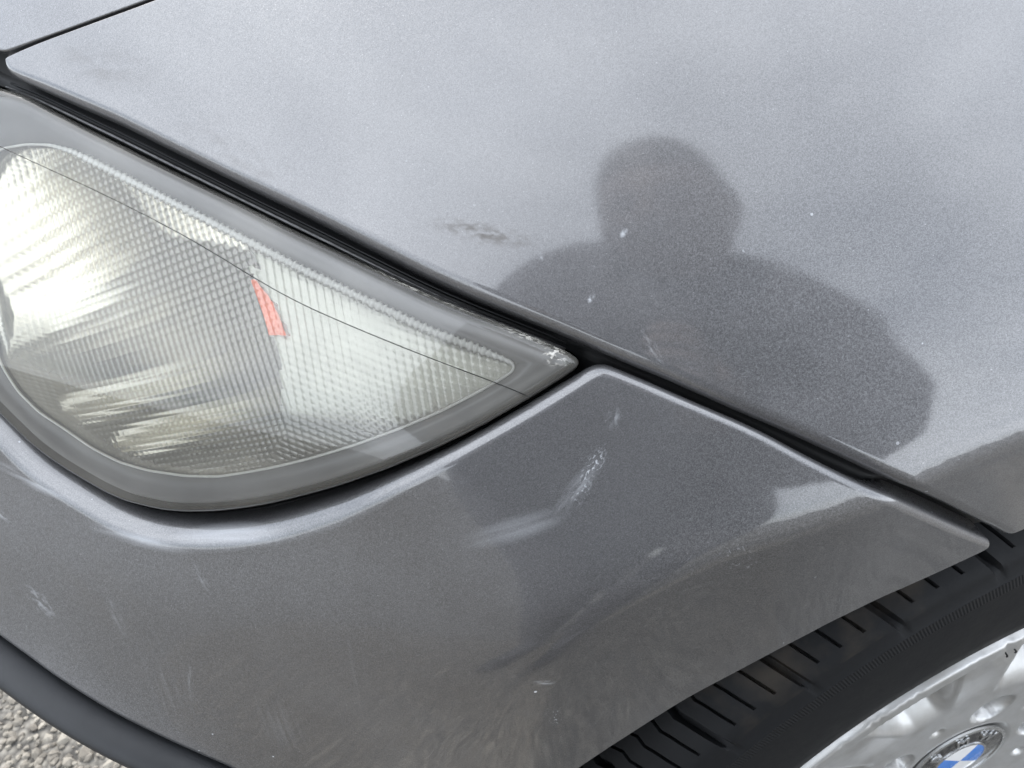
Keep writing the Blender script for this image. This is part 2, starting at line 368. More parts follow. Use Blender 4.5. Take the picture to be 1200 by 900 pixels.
M = {}
M['paint_fender'] = paint('paint_fender',
    marks=[((-.2635,.7675),(-.2620,.7665),.0022,.55,500,.3,.55,.8), ((-.2770,.7490),(-.2758,.7480),.0024,.5,700,.4,.6,.8),
           ((-.2905,.7590),(-.2890,.7595),.002,.25,700,.4,.6,.8), ((-.2640,.742),(-.2560,.730),.003,.22,900,.45,.7,.3)],
    darks=[((-.3260,.7668),(-.2880,.7622),.0044,.75,480,.40,.62,.45), ((-.455,.8030),(-.405,.8010),.011,.26,160,.4,.65,.4),
           ((-.41,.7900),(-.36,.7700),.012,.22,260,.45,.7,.4)], speck=.45)
M['paint_hood'] = paint('paint_hood', speck=.3)
M['paint_bumper'] = paint('paint_bumper',
    marks=[((-.3330,.6715),(-.2920,.6865),.0055,.25,260,.25,.75,.06), ((-.2990,.6830),(-.2800,.7040),.0040,.22,500,.35,.7,.15),
           ((-.2900,.6920),(-.2780,.7075),.0034,.55,1100,.53,.62,.5), ((-.2930,.6870),(-.2840,.6985),.0036,.45,1300,.55,.64,.5),
           ((-.2760,.7110),(-.2735,.7190),.003,.25,500,.45,.7,.4),
           ((-.4720,.6490),(-.4250,.6500),.0050,.34,240,.34,.66,.06), ((-.4380,.6515),(-.3860,.6660),.0045,.36,240,.36,.66,.06),
           ((-.5080,.6640),(-.4700,.6560),.0040,.40,300,.4,.7,.1),
           ((-.4290,.6460),(-.4230,.6320),.0022,.16,700,.4,.7,.2),
           ((-.4400,.6000),(-.4440,.5750),.0018,.15,700,.42,.7,.2), ((-.4690,.6230),(-.4640,.6020),.0040,.12,500,.42,.7,.3),
           ((-.5060,.6150),(-.4930,.6030),.0060,.22,420,.46,.62,.5), ((-.5120,.6440),(-.5040,.6400),.0022,.25,500,.45,.6,.5),
           ((-.4100,.6000),(-.4060,.5500),.012,.06,420,.46,.7,.05), ((-.4550,.6250),(-.4500,.5500),.016,.05,420,.48,.72,.05),
           ((-.3780,.6400),(-.3760,.5600),.014,.05,420,.5,.72,.05), ((-.3020,.5930),(-.2960,.5720),.004,.55,900,.60,.68,.6),
           ((-.3100,.6120),(-.3000,.6100),.002,.30,600,.4,.6,.4),
           ((-.2480,.6850),(-.2320,.6620),.006,.30,900,.60,.67,.5)],
    darks=[((-.5000,.6500),(-.4500,.6000),.02,.25,60,.4,.7,.3)], speck=.8)
M['black_seal'] = plain('black_seal', (.005, .0055, .006), .45, spec=.25, var=.3)
M['seal_lip'] = plain('seal_lip', (.10, .10, .10), .5, var=.5, vscale=400)
M['dark_liner'] = plain('dark_liner', (.006, .006, .006), .8)
M['strip_plastic'] = plain('strip_plastic', (.013, .014, .016), .5, bump=(2500, .15, .0003), var=.15)
M['rubber'] = None
M['smoky_frame'] = plain('smoky_frame', (.17, .17, .175), .40, var=.10, vscale=30, coat=.3)
M['chrome'] = plain('chrome', (.74, .72, .665), .18, metal=1., var=.03)
M['corner_chrome'] = plain('corner_chrome', (.40, .415, .39), .34, metal=.9, var=.05)
M['amber'] = plain('amber', (.62, .075, .0), .30, metal=1., var=.05)
M['bead'] = plain('bead', (.74, .74, .70), .25, var=.08, coat=.8)
M['alloy'] = None
M['dark_steel'] = plain('dark_steel', (.16, .15, .14), .45, metal=.8)
M['white_enamel'] = plain('white_enamel', (.78, .78, .78), .25, var=.03, coat=1)
M['blue_enamel'] = plain('blue_enamel', (.02, .18, .60), .25, var=.05, coat=1)
M['black_enamel'] = plain('black_enamel', (.010, .010, .011), .25, var=.1, coat=1)
M['badge_silver'] = plain('badge_silver', (.75, .76, .77), .25, metal=1., var=.04)

def lens_material():
    s = NT('lens_clear')
    tr = s.n('BsdfTransparent'); tr.inputs[0].default_value = (.95, .955, .945, 1)
    gl = s.n('BsdfGlossy'); gl.inputs['Roughness'].default_value = .05
    haze = s.n('BsdfDiffuse'); haze.inputs[0].default_value = (.74, .715, .65, 1)
    fr = s.n('Fresnel'); fr.inputs[0].default_value = 1.6
    hz = s.math('ADD', s.math('MULTIPLY', s.ramp(s.noise(22, 5, .6), .35, .75), .07), .06)
    hz = s.math('MAXIMUM', hz, mark(s, (-.309, .7410), (-.286, .7350), .0030, .75, 900, .44, .56, .4))
    hz = s.math('MAXIMUM', hz, mark(s, (-.350, .7550), (-.300, .7395), .0028, .75, 1100, .47, .58, .3))
    hz = s.math('MAXIMUM', hz, mark(s, (-.296, .7315), (-.285, .7340), .0060, .6, 900, .47, .58, .5))
    a = s.mixsh(hz, tr.outputs[0], haze.outputs[0])
    return s.done(s.mixsh(fr.outputs[0], a, gl.outputs[0]))
M['lens'] = lens_material()
def optic_material():
    s = NT('optic_glass')
    g = s.n('BsdfGlass'); g.inputs['IOR'].default_value = 1.42; g.inputs['Roughness'].default_value = .09
    g.inputs['Color'].default_value = (.97, .96, .91, 1)
    haze = s.n('BsdfDiffuse'); haze.inputs[0].default_value = (.74, .70, .60, 1)
    hz = s.math('ADD', s.math('MULTIPLY', s.ramp(s.noise(16, 4, .6), .35, .7), .08), .06)
    hz = s.math('ADD', hz, mark(s, (-.52, .715), (-.44, .675), .055, .40, 40, -.5, .3, .5, .9))
    hz = s.math('ADD', hz, mark(s, (-.45, .672), (-.36, .690), .012, .5, 40, -.5, .3, .5, .9), clamp=True)
    gl = s.n('BsdfGlossy'); gl.inputs['Roughness'].default_value = .14; gl.inputs[0].default_value = (.95, .94, .90, 1)
    return s.done(s.mixsh(.095, s.mixsh(hz, g.outputs[0], haze.outputs[0]), gl.outputs[0]))
M['optic'] = optic_material()
def rubber_material():
    s = NT('tyre_rubber')
    # distance from the axle and angle round it, for the fine ribbed ring on the sidewall
    v = s.vmath('SUBTRACT', s.co(), tuple(WHEEL)); sp = s.n('SeparateXYZ'); s.set(sp.inputs[0], v)
    rad = s.math('SQRT', s.math('ADD', s.math('MULTIPLY', sp.outputs[0], sp.outputs[0]), s.math('MULTIPLY', sp.outputs[2], sp.outputs[2])))
    ang = s.math('ARCTAN2', sp.outputs[2], sp.outputs[0])
    rib = s.math('SINE', s.math('MULTIPLY', ang, 1150.))
    ring = s.math('MULTIPLY', s.math('GREATER_THAN', rad, .2945), s.math('LESS_THAN', rad, .3005))
    h = s.math('ADD', s.math('MULTIPLY', s.math('MULTIPLY', rib, ring), .3), s.math('MULTIPLY', s.noise(400, 3), .25))
    dirt = s.ramp(s.noise(26, 5, .6), .5, .72)
    out = s.math('GREATER_THAN', rad, .308)
    c = s.mix(s.math('MULTIPLY', dirt, s.math('MULTIPLY', out, .55)), (.0055, .006, .007, 1), (.050, .040, .029, 1))
    return s.done(s.bsdf(Base_Color=c, Roughness=s.math('ADD', s.math('MULTIPLY', s.noise(60, 4), .3), .45), Normal=s.bump(h, .6, .0006), Specular_IOR_Level=.22))
M['rubber'] = rubber_material()
def alloy_material():
    s = NT('alloy')
    scr = s.noise(700, 4, .6); fl = s.noise(3000, 1)
    c = s.mix(s.ramp(s.noise(45, 5, .6), .4, .75), (.47, .47, .465, 1), (.36, .35, .33, 1))
    return s.done(s.bsdf(Base_Color=c, Metallic=.65, Roughness=s.math('ADD', s.math('MULTIPLY', scr, .15), .30), Normal=s.bump(fl, .06, .0004), Coat_Weight=.6, Coat_Roughness=.06))
M['alloy'] = alloy_material()

# ------------------------------------------------------------------ ground
def ground():
    s = NT('asphalt')
    v = s.n('TexVoronoi'); s.set(v.inputs['Vector'], s.co()); v.inputs['Scale'].default_value = 95
    sp = s.n('SeparateColor'); s.set(sp.inputs[0], v.outputs['Color'])
    c = s.mix(sp.outputs[0], (.12, .112, .098, 1), (.28, .262, .23, 1))
    c = s.mix(s.ramp(s.noise(3, 6, .6), .35, .7), c, (.19, .178, .158, 1))
    c = s.mix(s.ramp(v.outputs['Distance'], .25, .75), c, (.05, .047, .043, 1))
    m = s.done(s.bsdf(Base_Color=c, Roughness=.9, Normal=s.bump(s.math('SUBTRACT', 1., v.outputs['Distance']), .7, .004)))
    g = mesh_obj('ground', [(-200, -200, GROUND_Z), (200, -200, GROUND_Z), (200, 200, GROUND_Z), (-200, 200, GROUND_Z)], [(0, 1, 2, 3)], m, smooth=False)
    tag(g, kind='structure')
    # loose and bedded chippings near the car
    t = (1 + 5 ** .5) / 2
    ico = np.array([(-1, t, 0), (1, t, 0), (-1, -t, 0), (1, -t, 0), (0, -1, t), (0, 1, t), (0, -1, -t), (0, 1, -t), (t, 0, -1), (t, 0, 1), (-t, 0, -1), (-t, 0, 1)]) / 1.902
    fi = np.array([(0,11,5),(0,5,1),(0,1,7),(0,7,10),(0,10,11),(1,5,9),(5,11,4),(11,10,2),(10,7,6),(7,1,8),(3,9,4),(3,4,2),(3,2,6),(3,6,8),(3,8,9),(4,9,5),(2,4,11),(6,2,10),(8,6,7),(9,8,1)])
    pit = .0096
    X, Y = np.meshgrid(np.arange(-1.5, .05, pit), np.arange(-.85, 1.3, pit))
    X = X.ravel() + rng.normal(0, pit * .3, X.size); Y = Y.ravel() + rng.normal(0, pit * .3, Y.size); n = len(X)
    size = rng.lognormal(math.log(.0043), .32, n)
    q = rng.normal(size=(n, 4)); q /= np.linalg.norm(q, axis=1, keepdims=True); w, x, y, z = q.T
    Rm = np.stack([1-2*(y*y+z*z), 2*(x*y-z*w), 2*(x*z+y*w), 2*(x*y+z*w), 1-2*(x*x+z*z), 2*(y*z-x*w), 2*(x*z-y*w), 2*(y*z+x*w), 1-2*(x*x+y*y)], -1).reshape(n, 3, 3)
    V = ico[None] * (1 + rng.normal(0, .16, (n, 12, 1))) * rng.uniform(.65, 1.25, (n, 1, 3))
    V = np.einsum('nij,nkj->nki', Rm, V) * size[:, None, None]
    V[..., 2] *= .75
    V += np.stack([X, Y, np.full(n, GROUND_Z) + size * .15], -1)[:, None]
    Q = (fi[None] + 12 * np.arange(n)[:, None, None]).reshape(-1, 3)
    s = NT('chippings'); at = s.n('Attribute', attribute_name='tone')
    c = s.mix(at.outputs['Fac'], (.08, .071, .060, 1), (.36, .33, .28, 1))
    c = s.mix(s.math('MULTIPLY', s.noise(300, 4), .35), c, (.10, .085, .065, 1))
    o = fast_mesh('gravel', V.reshape(-1, 3), Q, s.done(s.bsdf(Base_Color=c, Roughness=.85)), smooth=False)
    a = o.data.attributes.new('tone', 'FLOAT', 'POINT'); a.data.foreach_set('value', np.repeat(rng.beta(3.2, 3.2, n), 12).astype(np.float32))
    tag(o, 'grey and tan stone chippings covering the ground around the car', 'gravel', kind='stuff')
ground()

# ------------------------------------------------------------------ the car
car = empty('car', (0, .3, GROUND_Z))
tag(car, 'grey metallic car front corner with hazy headlight above its bumper', 'car')

ARCH_R = math.hypot(ARCH_EDGE[0][0] - WHEEL[0], ARCH_EDGE[0][1] - WHEEL[2]) + .001
arch = [(WHEEL[0] + ARCH_R * math.cos(R(t)), WHEEL[2] + ARCH_R * math.sin(R(t))) for t in range(111, 20, -3)]
HL2 = [(-.30, .857), (-.2, .882), (-.1, .903), (0, .920), (.2, .945), (.38, .960)]
fender = panel('fender', [(FENDER_EDGE, .0055), (arch, .0022), ([(.382, .5), (.385, .93)], .002), (HL2[::-1], .0007), (HOOD_LINE[::-1], .0007)], M['paint_fender'], car, passes=3, flange=.02)
hl = [(x + .0003, z + .0010) for x, z in HOOD_LINE + HL2]
hood = panel('hood', [([(-.66, .779), (-.56, .796), (-.50, .8060), (-.478, .8070)], .002), (hl, .0007), ([(.40, 1.10), (-.66, 1.10)], .003)], M['paint_hood'], car, passes=4, g=.006)

lens_outline = LENS_TOP + LENS_BOTTOM
bumper = panel('bumper', [([q for q in BUMPER_LAMP_EDGE if q[0] < -.36], .0105), ([q for q in BUMPER_LAMP_EDGE if q[0] >= -.36], .0058), (BUMPER_FENDER_EDGE, .0034), (ARCH_EDGE, .0016), (STRIP_TOP[::-1], .0035),
                          ([(-.665, .70), (-.66, .772), (-.56, .789), (-.515, .797), (-.488, .8015), (-.4905, .7975), (-.503, .790), (-.512, .777)], .003)], M['paint_bumper'], car, passes=5, flange=.02, nroll=10)

# plastic rub strip let into the bumper, with a shadow groove above it
def strip():
    P = resample(np.array(STRIP_TOP + [(-.36, .458), (-.335, .425)]), .005, closed=False); P = smooth_loop(P, 8, False)
    x, z = P[:, 0], P[:, 1]; n = normal(x, z); T = np.gradient(on_body(x, z), axis=0); T /= np.linalg.norm(T, axis=1, keepdims=True)
    D = np.cross(T, n); D *= np.where(D[:, 2:] > 0, -1, 1); D /= np.linalg.norm(D, axis=1, keepdims=True)   # downwards along the skin
    b = on_body(x, z)
    prof = [(.000, -.012), (.0012, -.004), (.0020, .0000), (.0035, .0030), (.0065, .0062), (.0105, .0080), (.0130, .0072), (.0155, .0045), (.0168, .0005), (.0174, -.005), (.018, -.016), (.022, -.035), (.035, -.060), (.080, -.085)]
    V = np.stack([b + D * d + n * h for d, h in prof], 1)
    o = mesh_obj('rub_strip', V.reshape(-1, 3), [tuple(q) for q in grid_quads(len(P), len(prof))], M['strip_plastic'], bumper)
strip()

# rubber seals at the bottom of the shut lines
def ribbon(name, pts, half, depth, mat, parent, ridge=.0):
    P = smooth_loop(resample(np.array(pts), .003, closed=False), 6, False); x, z = P[:, 0], P[:, 1]
    n = normal(x, z); b = on_body(x, z); T = np.gradient(b, axis=0); T /= np.linalg.norm(T, axis=1, keepdims=True); D = np.cross(T, n)
    prof = [(-1, -.006), (-.8, 0), (-.3, ridge * .2), (-.12, ridge), (.12, ridge), (.3, ridge * .2), (.8, 0), (1, -.006)]
    V = np.stack([b + D * (u * half) + n * (h - depth) for u, h in prof], 1)
    return mesh_obj(name, V.reshape(-1, 3), [tuple(q) for q in grid_quads(len(P), len(prof))], mat, parent)
def mid(a, b, n=40):
    a = resample(np.array(a), .004, False); b = resample(np.array(b), .004, False)
    t = np.linspace(0, 1, n); f = lambda c: np.stack([np.interp(t, np.linspace(0, 1, len(c)), c[:, k]) for k in (0, 1)], 1)
    return .5 * (f(a) + f(b))
fe_top = [p for p in FENDER_EDGE if p[0] < -.286]
gap = mid(fe_top, LENS_TOP); seal_line = gap.copy(); gap = np.vstack([[(-.492, .800)], gap, [(-.278, .7370), (-.270, .7345)]])
ribbon('shut_line_seal', gap, .013, .0125, M['black_seal'], fender, .003)
_sl = smooth_loop(resample(np.array([(x - .0006, z - .0014) for x, z in seal_line]), .003, False), 6, False)
tube('seal_lip', on_body(_sl[:, 0], _sl[:, 1], np.full(len(_sl), .0062)), .0006, M['seal_lip'], fender, sides=6)
tube('seal_lip', on_body(_sl[:, 0] + .0008, _sl[:, 1] + .0020, np.full(len(_sl), .0080)), .0005, M['black_seal'], fender, sides=6)
ribbon('shut_line_seal', mid([p for p in FENDER_EDGE if p[0] > -.292], BUMPER_FENDER_EDGE), .010, .0125, M['black_seal'], fender, .0015)
ribbon('shut_line_seal', [(x + .0001, z + .0005) for x, z in HOOD_LINE + HL2], .006, .004, M['seal_lip'], hood)
ribbon('shut_line_seal', [(-.66, .777), (-.56, .794), (-.50, .804), (-.478, .804), (-.462, .800)], .012, .011, M['dark_liner'], hood)

_lb = [q for q in LENS_BOTTOM if q[0] > -.516][::-1]
ribbon('shut_line_seal', mid([q for q in BUMPER_LAMP_EDGE if q[1] < .76], [q for q in _lb if q[1] < .76], 80), .010, .0145, M['dark_liner'], bumper)

# ------------------------------------------------------------------ headlight
def loop_pts(pts, step, passes):
    P = smooth_loop(resample(np.array(pts), step), passes)
    a = .5 * np.sum(P[:, 0] * np.roll(P[:, 1], -1) - np.roll(P[:, 0], -1) * P[:, 1])
    return P if a > 0 else P[::-1].copy()
lens_loop = loop_pts(lens_outline, .002, 3)
optic_loop = loop_pts(OPTIC_TOP + OPTIC_BOTTOM, .002, 3)
def inset(P, d):
    T = np.roll(P, -1, 0) - np.roll(P, 1, 0); T /= np.maximum(np.linalg.norm(T, axis=1, keepdims=True), 1e-9)
    return P + np.stack([-T[:, 1], T[:, 0]], 1) * d
def sink(P, d): return on_body(P[:, 0], P[:, 1], np.full(len(P), d))
def loft(name, loops, mat, parent, cap=False, **kw):
    n = len(loops[0]); V = np.vstack(loops); fs = []
    for k in range(len(loops) - 1):
        for i in range(n):
            j = (i + 1) % n; fs.append((k * n + i, k * n + j, (k + 1) * n + j, (k + 1) * n + i))
    if cap: fs.append(tuple(range((len(loops) - 1) * n, len(loops) * n)))
    return mesh_obj(name, V, fs, mat, parent, **kw)
out_l = inset(lens_loop, -.0006)
headlight = loft('headlight', [sink(out_l, .0035), sink(out_l, .010), sink(inset(lens_loop, .002), .028), sink(inset(lens_loop, .012), .075)], M['black_seal'], car, cap=True)
lens = panel('lens', [(LENS_TOP + LENS_BOTTOM, .0045)], M['lens'], headlight, flange=.004, passes=3)
# smoky frame between the lens edge and the optic: pair every frame point with the optic edge
def pair(A, B):
    """for each point of A the parameter-matched point on closed loop B (monotone)"""
    k = np.argmin(((A[:, None] - B[None]) ** 2).sum(-1), 1)
    return B[k]
fo = inset(lens_loop, .0042)
fi_ = smooth_loop(pair(fo, loop_pts(OPTIC_TOP + OPTIC_BOTTOM, .0003, 3)), 14)
loft('lamp_frame', [sink(inset(lens_loop, .0012), .0100), sink(inset(lens_loop, .0026), .0050), sink(fo, .0030), sink(.5 * (fo + fi_), .0030), sink(inset(fi_, -.0004), .0034), sink(inset(fi_, .0006), .007), sink(inset(fi_, .0008), .012)], M['smoky_frame'], headlight)
# toothed bead round the optic
bl = loop_pts(OPTIC_TOP + OPTIC_BOTTOM, .00042, 30)
k = np.arange(len(bl)); tooth = .5 + .5 * np.sign(np.sin(k * 2 * math.pi / 5.))
top = np.clip((bl[:, 1] - np.interp(bl[:, 0], [-.47, -.30], [.755, .7290])) / .003, 0, 1) * np.clip((bl[:, 0] + .462) / .02, 0, 1)
amp = top; slim = .45 + .55 * top
bp = sink(inset(bl, .0006), .0030); bp2 = np.vstack([bp, bp[:1]]); rr = (.0008 + .0005 * tooth * amp) * slim; rr = np.append(rr, rr[0])
tube('lamp_bead', bp2, rr, M['bead'], headlight, sides=6, up=(0, -1, .6), sx=1.5, sy=.9, caps=False)
BX, BZ, BRX, BRZ = -.445, .727, .064, .060      # the bowl's mouth
# pillowed optic sheet
def optic_sheet():
    st = .00031
    xs = np.arange(-.492, -.300, st); zs = np.arange(.668, .784, st)
    X, Z = np.meshgrid(xs, zs, indexing='ij')
    lo = loop_pts(OPTIC_TOP + OPTIC_BOTTOM, .002, 3)
    ins = inside(np.stack([X.ravel(), Z.ravel()], 1), inset(lo, -.0014)).reshape(X.shape)
    def pillows(u, v, pu, pv):
        a = (u / pu) % 1 * 2 - 1; b = (v / pv) % 1 * 2 - 1
        return 1 - .5 * (a * a + b * b)
    c, s_ = math.cos(R(24)), math.sin(R(24))
    h1 = pillows(X * 1.0 + .18 * Z, Z * c + X * -s_ * .9, .0024, .0020) * .00038    # headlamp zone, raked rows
    h2 = pillows(X, Z + .25 * X, .0027, .0023) * .00034                              # corner zone
    h3 = pillows(X + .15 * Z, Z, .0032, .0016) * .00030                              # tall flutes at the inner end
    rho = np.hypot((X - BX) / BRX, (Z - BZ) / BRZ)
    w = np.clip((rho - 1) / .03 + .5, 0, 1); h = h1 * (1 - w) + h2 * w
    w3 = np.clip((-.468 - X) / .004, 0, 1); h = h * (1 - w3) + h3 * w3
    smoothpatch = np.clip((.7080 - Z + (X + .36) * .12) / .012, 0, 1) * np.clip((X + .385) / .012, 0, 1)   # plain strip low in the corner
    h *= 1 - .92 * smoothpatch
    P = on_body(X.ravel(), Z.ravel()); N = normal(X.ravel(), Z.ravel())
    V = P + N * (h.ravel() - .0055)[:, None]
    Q = grid_quads(*X.shape); I = ins.ravel(); Q = Q[I[Q].all(1)]
    used = np.unique(Q); mp = np.full(len(V), -1); mp[used] = np.arange(len(used))
    o = fast_mesh('fluted_optic', V[used], mp[Q], M['optic'], headlight)
    o['kind'] = 'stuff'
optic_sheet()
# chrome bowl of the main lamp and the corner reflector beside it
def steps(v, knots, slopes):
    g = np.linspace(knots[0], knots[-1], 800); s = pchip(knots, slopes, g)
    c = np.concatenate([[0], np.cumsum(.5 * (s[1:] + s[:-1]) * np.diff(g))]); c -= np.interp(0, g, c)
    return np.interp(v, g, c)
def bowl():
    nr, na = 110, 260
    r = np.linspace(0, 1, nr); a = np.linspace(0, 2 * math.pi, na, endpoint=False)
    Rr, A = np.meshgrid(r, a, indexing='ij')
    Rr = Rr * (1 + .15 * np.clip((np.abs((A + math.pi) % (2 * math.pi) - math.pi) - R(62)) / R(25), 0, 1))
    X = BX + BRX * Rr * np.cos(A); Z = BZ + BRZ * Rr * np.sin(A)
    vv = (Z - .725) - .55 * (X + .437)
    d = .0095 + .013 * (1 - Rr ** 2) + steps(vv, [-.09, -.06, -.046, -.036, -.027, -.018, -.006, .014, .024, .034, .09], [0, -.25, -.45, .22, -.60, .20, -.55, -.45, -.02, .12, .15])
    d = np.maximum(d + .00006 * np.sin(vv * 2 * math.pi / .0052), .0078)
    V = on_body(X.ravel(), Z.ravel(), d.ravel())
    Q = grid_quads(nr, na, True); ok = inside(np.stack([X.ravel(), Z.ravel()], 1), inset(optic_loop, -.0045)); Q = Q[ok[Q].all(1)]
    used = np.unique(Q); mp = np.full(len(V), -1); mp[used] = np.arange(len(used))
    fast_mesh('reflector_bowl', V[used], mp[Q], M['chrome'], headlight)
    nx, nz = 260, 170
    X, Z = np.meshgrid(np.linspace(-.496, -.296, nx), np.linspace(.664, .786, nz), indexing='ij')
    rho = np.hypot((X - BX) / BRX, (Z - BZ) / BRZ)
    vv = Z - .716 - .10 * (X + .35)
    d = .0100 + .003 * np.sin(np.clip((X + .385) / .085, 0, 1) * math.pi) + steps(vv, [-.06, -.02, -.008, .002, .012, .03, .08], [-.25, -.35, -.3, .0, .05, .0, .0]) + (.00003 * np.sin(Z * 2 * math.pi / .0050) + .00002 * np.sin((X + .2 * Z) * 2 * math.pi / .0056)) * np.clip(vv / .006 + 1, 0, 1)
    V = on_body(X.ravel(), Z.ravel(), d.ravel()); Q = grid_quads(nx, nz)
    ok = (rho.ravel() > .93) & (X.ravel() > -.43) & inside(np.stack([X.ravel(), Z.ravel()], 1), inset(optic_loop, -.004)); Q = Q[ok[Q].all(1)]
    used = np.unique(Q); mp = np.full(len(V), -1); mp[used] = np.arange(len(used))
    fast_mesh('corner_reflector', V[used], mp[Q], M['corner_chrome'], headlight)
    # amber side reflector standing on the bowl's rim
    t = np.linspace(R(6), R(21), 14); tw = np.concatenate([np.linspace(1, .8, 7), np.linspace(.8, .25, 7)]); o3 = []
    for d, k0, k1 in ((.0072, .925, 1.020), (.0125, .925, 1.020)):
        for kk in (k0, k0 + (k1 - k0) * tw):
            o3.append(on_body(BX + BRX * kk * np.cos(t), BZ + BRZ * kk * np.sin(t), np.full(14, d)))
    V = np.stack([o3[0], o3[1], o3[3], o3[2]], 1)
    fs = [tuple(q) for q in grid_quads(14, 4, True)] + [(0, 1, 2, 3), (55, 54, 53, 52)]
    mesh_obj('amber_reflector', V.reshape(-1, 3), fs, M['amber'], headlight, sharp=30)
bowl()
# hair-thin mould line running across the lens
wl_ = resample(np.array(MOULD_LINE), .003, False)
wl_ = smooth_loop(wl_, 6, False)
tube('mould_line', sink(wl_, -.00005), .00016, M['black_seal'], headlight, sides=5, up=(0, -1, 0))

# ------------------------------------------------------------------ wheel
def wheel():
    nr, na = 130, 540
    rk = np.concatenate([np.linspace(0, .20, 92), np.linspace(.2015, .233, 38)])
    t = np.linspace(0, 2 * math.pi, na, endpoint=False)
    Rr, T = np.meshgrid(rk, t, indexing='ij')
    face = pchip([0, .038, .042, .060, .095, .150, .196, .2080, .2140, .2190, .2225, .2275, .2305, .233],
                 [0, 0, -.0040, -.0050, -.0080, -.0150, -.0220, -.0245, -.0290, -.0370, -.0385, -.0385, -.034, -.016], Rr)
    def sm(x): x = np.clip(x, 0, 1); return x * x * (3 - 2 * x)
    y = face.copy()
    ph = (np.degrees(T) - 90 + 18) % 36 - 18              # ten pockets between the spokes
    hw = 13.5 - 3.5 * np.clip((.2 - Rr) / .09, 0, 1)
    pk = sm((hw - np.abs(ph)) / 6.0) * sm((Rr - .095) / .045) * sm((.2120 - Rr) / .014)
    y += pk * .030
    for k in range(5):
        for ang, rc, rad, dep, ed in ((90 + 72 * k, .0655, .0165, .042, .45), (54 + 72 * k, .0660, .0066, .005, .9)):
            cx, cz = rc * math.cos(R(ang)), rc * math.sin(R(ang))
            d = np.hypot(Rr * np.cos(T) - cx, Rr * np.sin(T) - cz) / rad
            y += dep * sm((1 - d) / ed)
    rw = Rr * np.where(Rr > .15, 1 + .015 * (Rr - .15) / .08, 1)
    V = np.stack([WHEEL[0] + rw * np.cos(T), WHEEL[1] + y, WHEEL[2] + rw * np.sin(T)], -1)
    # kerb nicks on the lip
    lip = sm((Rr - .219) / .004) * sm((.232 - Rr) / .003)
    nick = np.repeat((rng.random(na) < .14)[None], nr, 0) * np.repeat(rng.random(na)[None], nr, 0)
    V[..., 1] += lip * nick * .0012
    rim = fast_mesh('wheel', V.reshape(-1, 3), grid_quads(nr, na, True)[:, ::-1], M['alloy'], car)
    # tyre
    fr = [0.]
    for c0, ws in ((.0, (.055, .045, .03)), (.25, (.02, .012, .006)), (.5, (.02, .012, .006)), (.75, (.02, .012, .006))):
        fr += [(c0 - w) % 1 for w in ws] + [c0 + w for w in ws]
    fr += [.10, .15, .20, .30, .36, .42, .25, .5, .75, .58, .64, .70, .80, .85, .90]
    fr = np.array(sorted(set(np.round(fr, 4)))); NP = 40
    th = (np.arange(NP)[:, None] + fr[None]).ravel() / NP * 2 * math.pi; f = np.tile(fr, NP)
    prof = np.array([(.222, -.020), (.2290, -.0260), (.2330, -.0330), (.2400, -.0375), (.2520, -.0400), (.268, -.0412), (.2840, -.0416), (.2935, -.0412), (.2945, -.0419), (.3005, -.0410), (.3015, -.0402), (.308, -.0385),
                     (.3120, -.0372), (.3150, -.0345), (.3180, -.0312), (.3210, -.0272), (.3240, -.0226), (.3265, -.0180), (.3290, -.0128), (.3310, -.0075), (.3325, -.0025), (.3338, .0035), (.3346, .0090), (.3352, .0150), (.3358, .0210), (.3362, .0270),
                     (.3365, .0300), (.3366, .0312), (.3366, .0388), (.3367, .0400), (.3370, .0500), (.3374, .0600), (.3376, .0750), (.3376, .0765), (.3376, .0845), (.3376, .0860), (.3378, .1), (.3376, .13), (.336, .16), (.328, .19), (.30, .205), (.24, .20), (.215, .19)])
    Rp, Yp = prof[:, 0].copy(), prof[:, 1]; n = len(prof); Rp = np.where(Rp > .30, .30 + (Rp - .30) * (TYRE_R - .30) / .038, Rp)
    d0 = np.minimum(f, 1 - f)
    wide = np.clip((.052 - d0) / .014, 0, 1)
    sip = np.maximum.reduce([np.clip((.015 - np.abs(f - c)) / .006, 0, 1) for c in (.25, .5, .75)])
    yv = Yp[:, None]
    w_on = np.clip((Rp[:, None] - .3035) / .013, 0, 1) * (yv < .15)
    s_on = ((yv > -.0335) & (yv < .15)) * 1.
    cut = .0065 * wide[None] * w_on + .0034 * sip[None] * s_on
    circ = (((yv > .0305) & (yv < .0395)) | ((yv > .0755) & (yv < .0855))) * .007
    cut = np.maximum(cut, circ)
    shift = -.045 * np.clip((.02 - yv) / .05, 0, 1.4) ** 1.6 + .0040 * np.sin((yv - .004) * 2 * math.pi / .0135) * np.clip((yv + .022) / .006, 0, 1) + .25 * np.clip(yv - .0, 0, .2)
    RR = Rp[:, None] - cut; TH = th[None] + shift
    V = np.stack([WHEEL[0] + RR * np.cos(TH), np.broadcast_to(WHEEL[1] + Yp[:, None], RR.shape), WHEEL[2] + RR * np.sin(TH)], -1)
    fast_mesh('tyre', V.reshape(-1, 3), grid_quads(n, len(th), True)[:, ::-1], M['rubber'], rim, sharp=32)
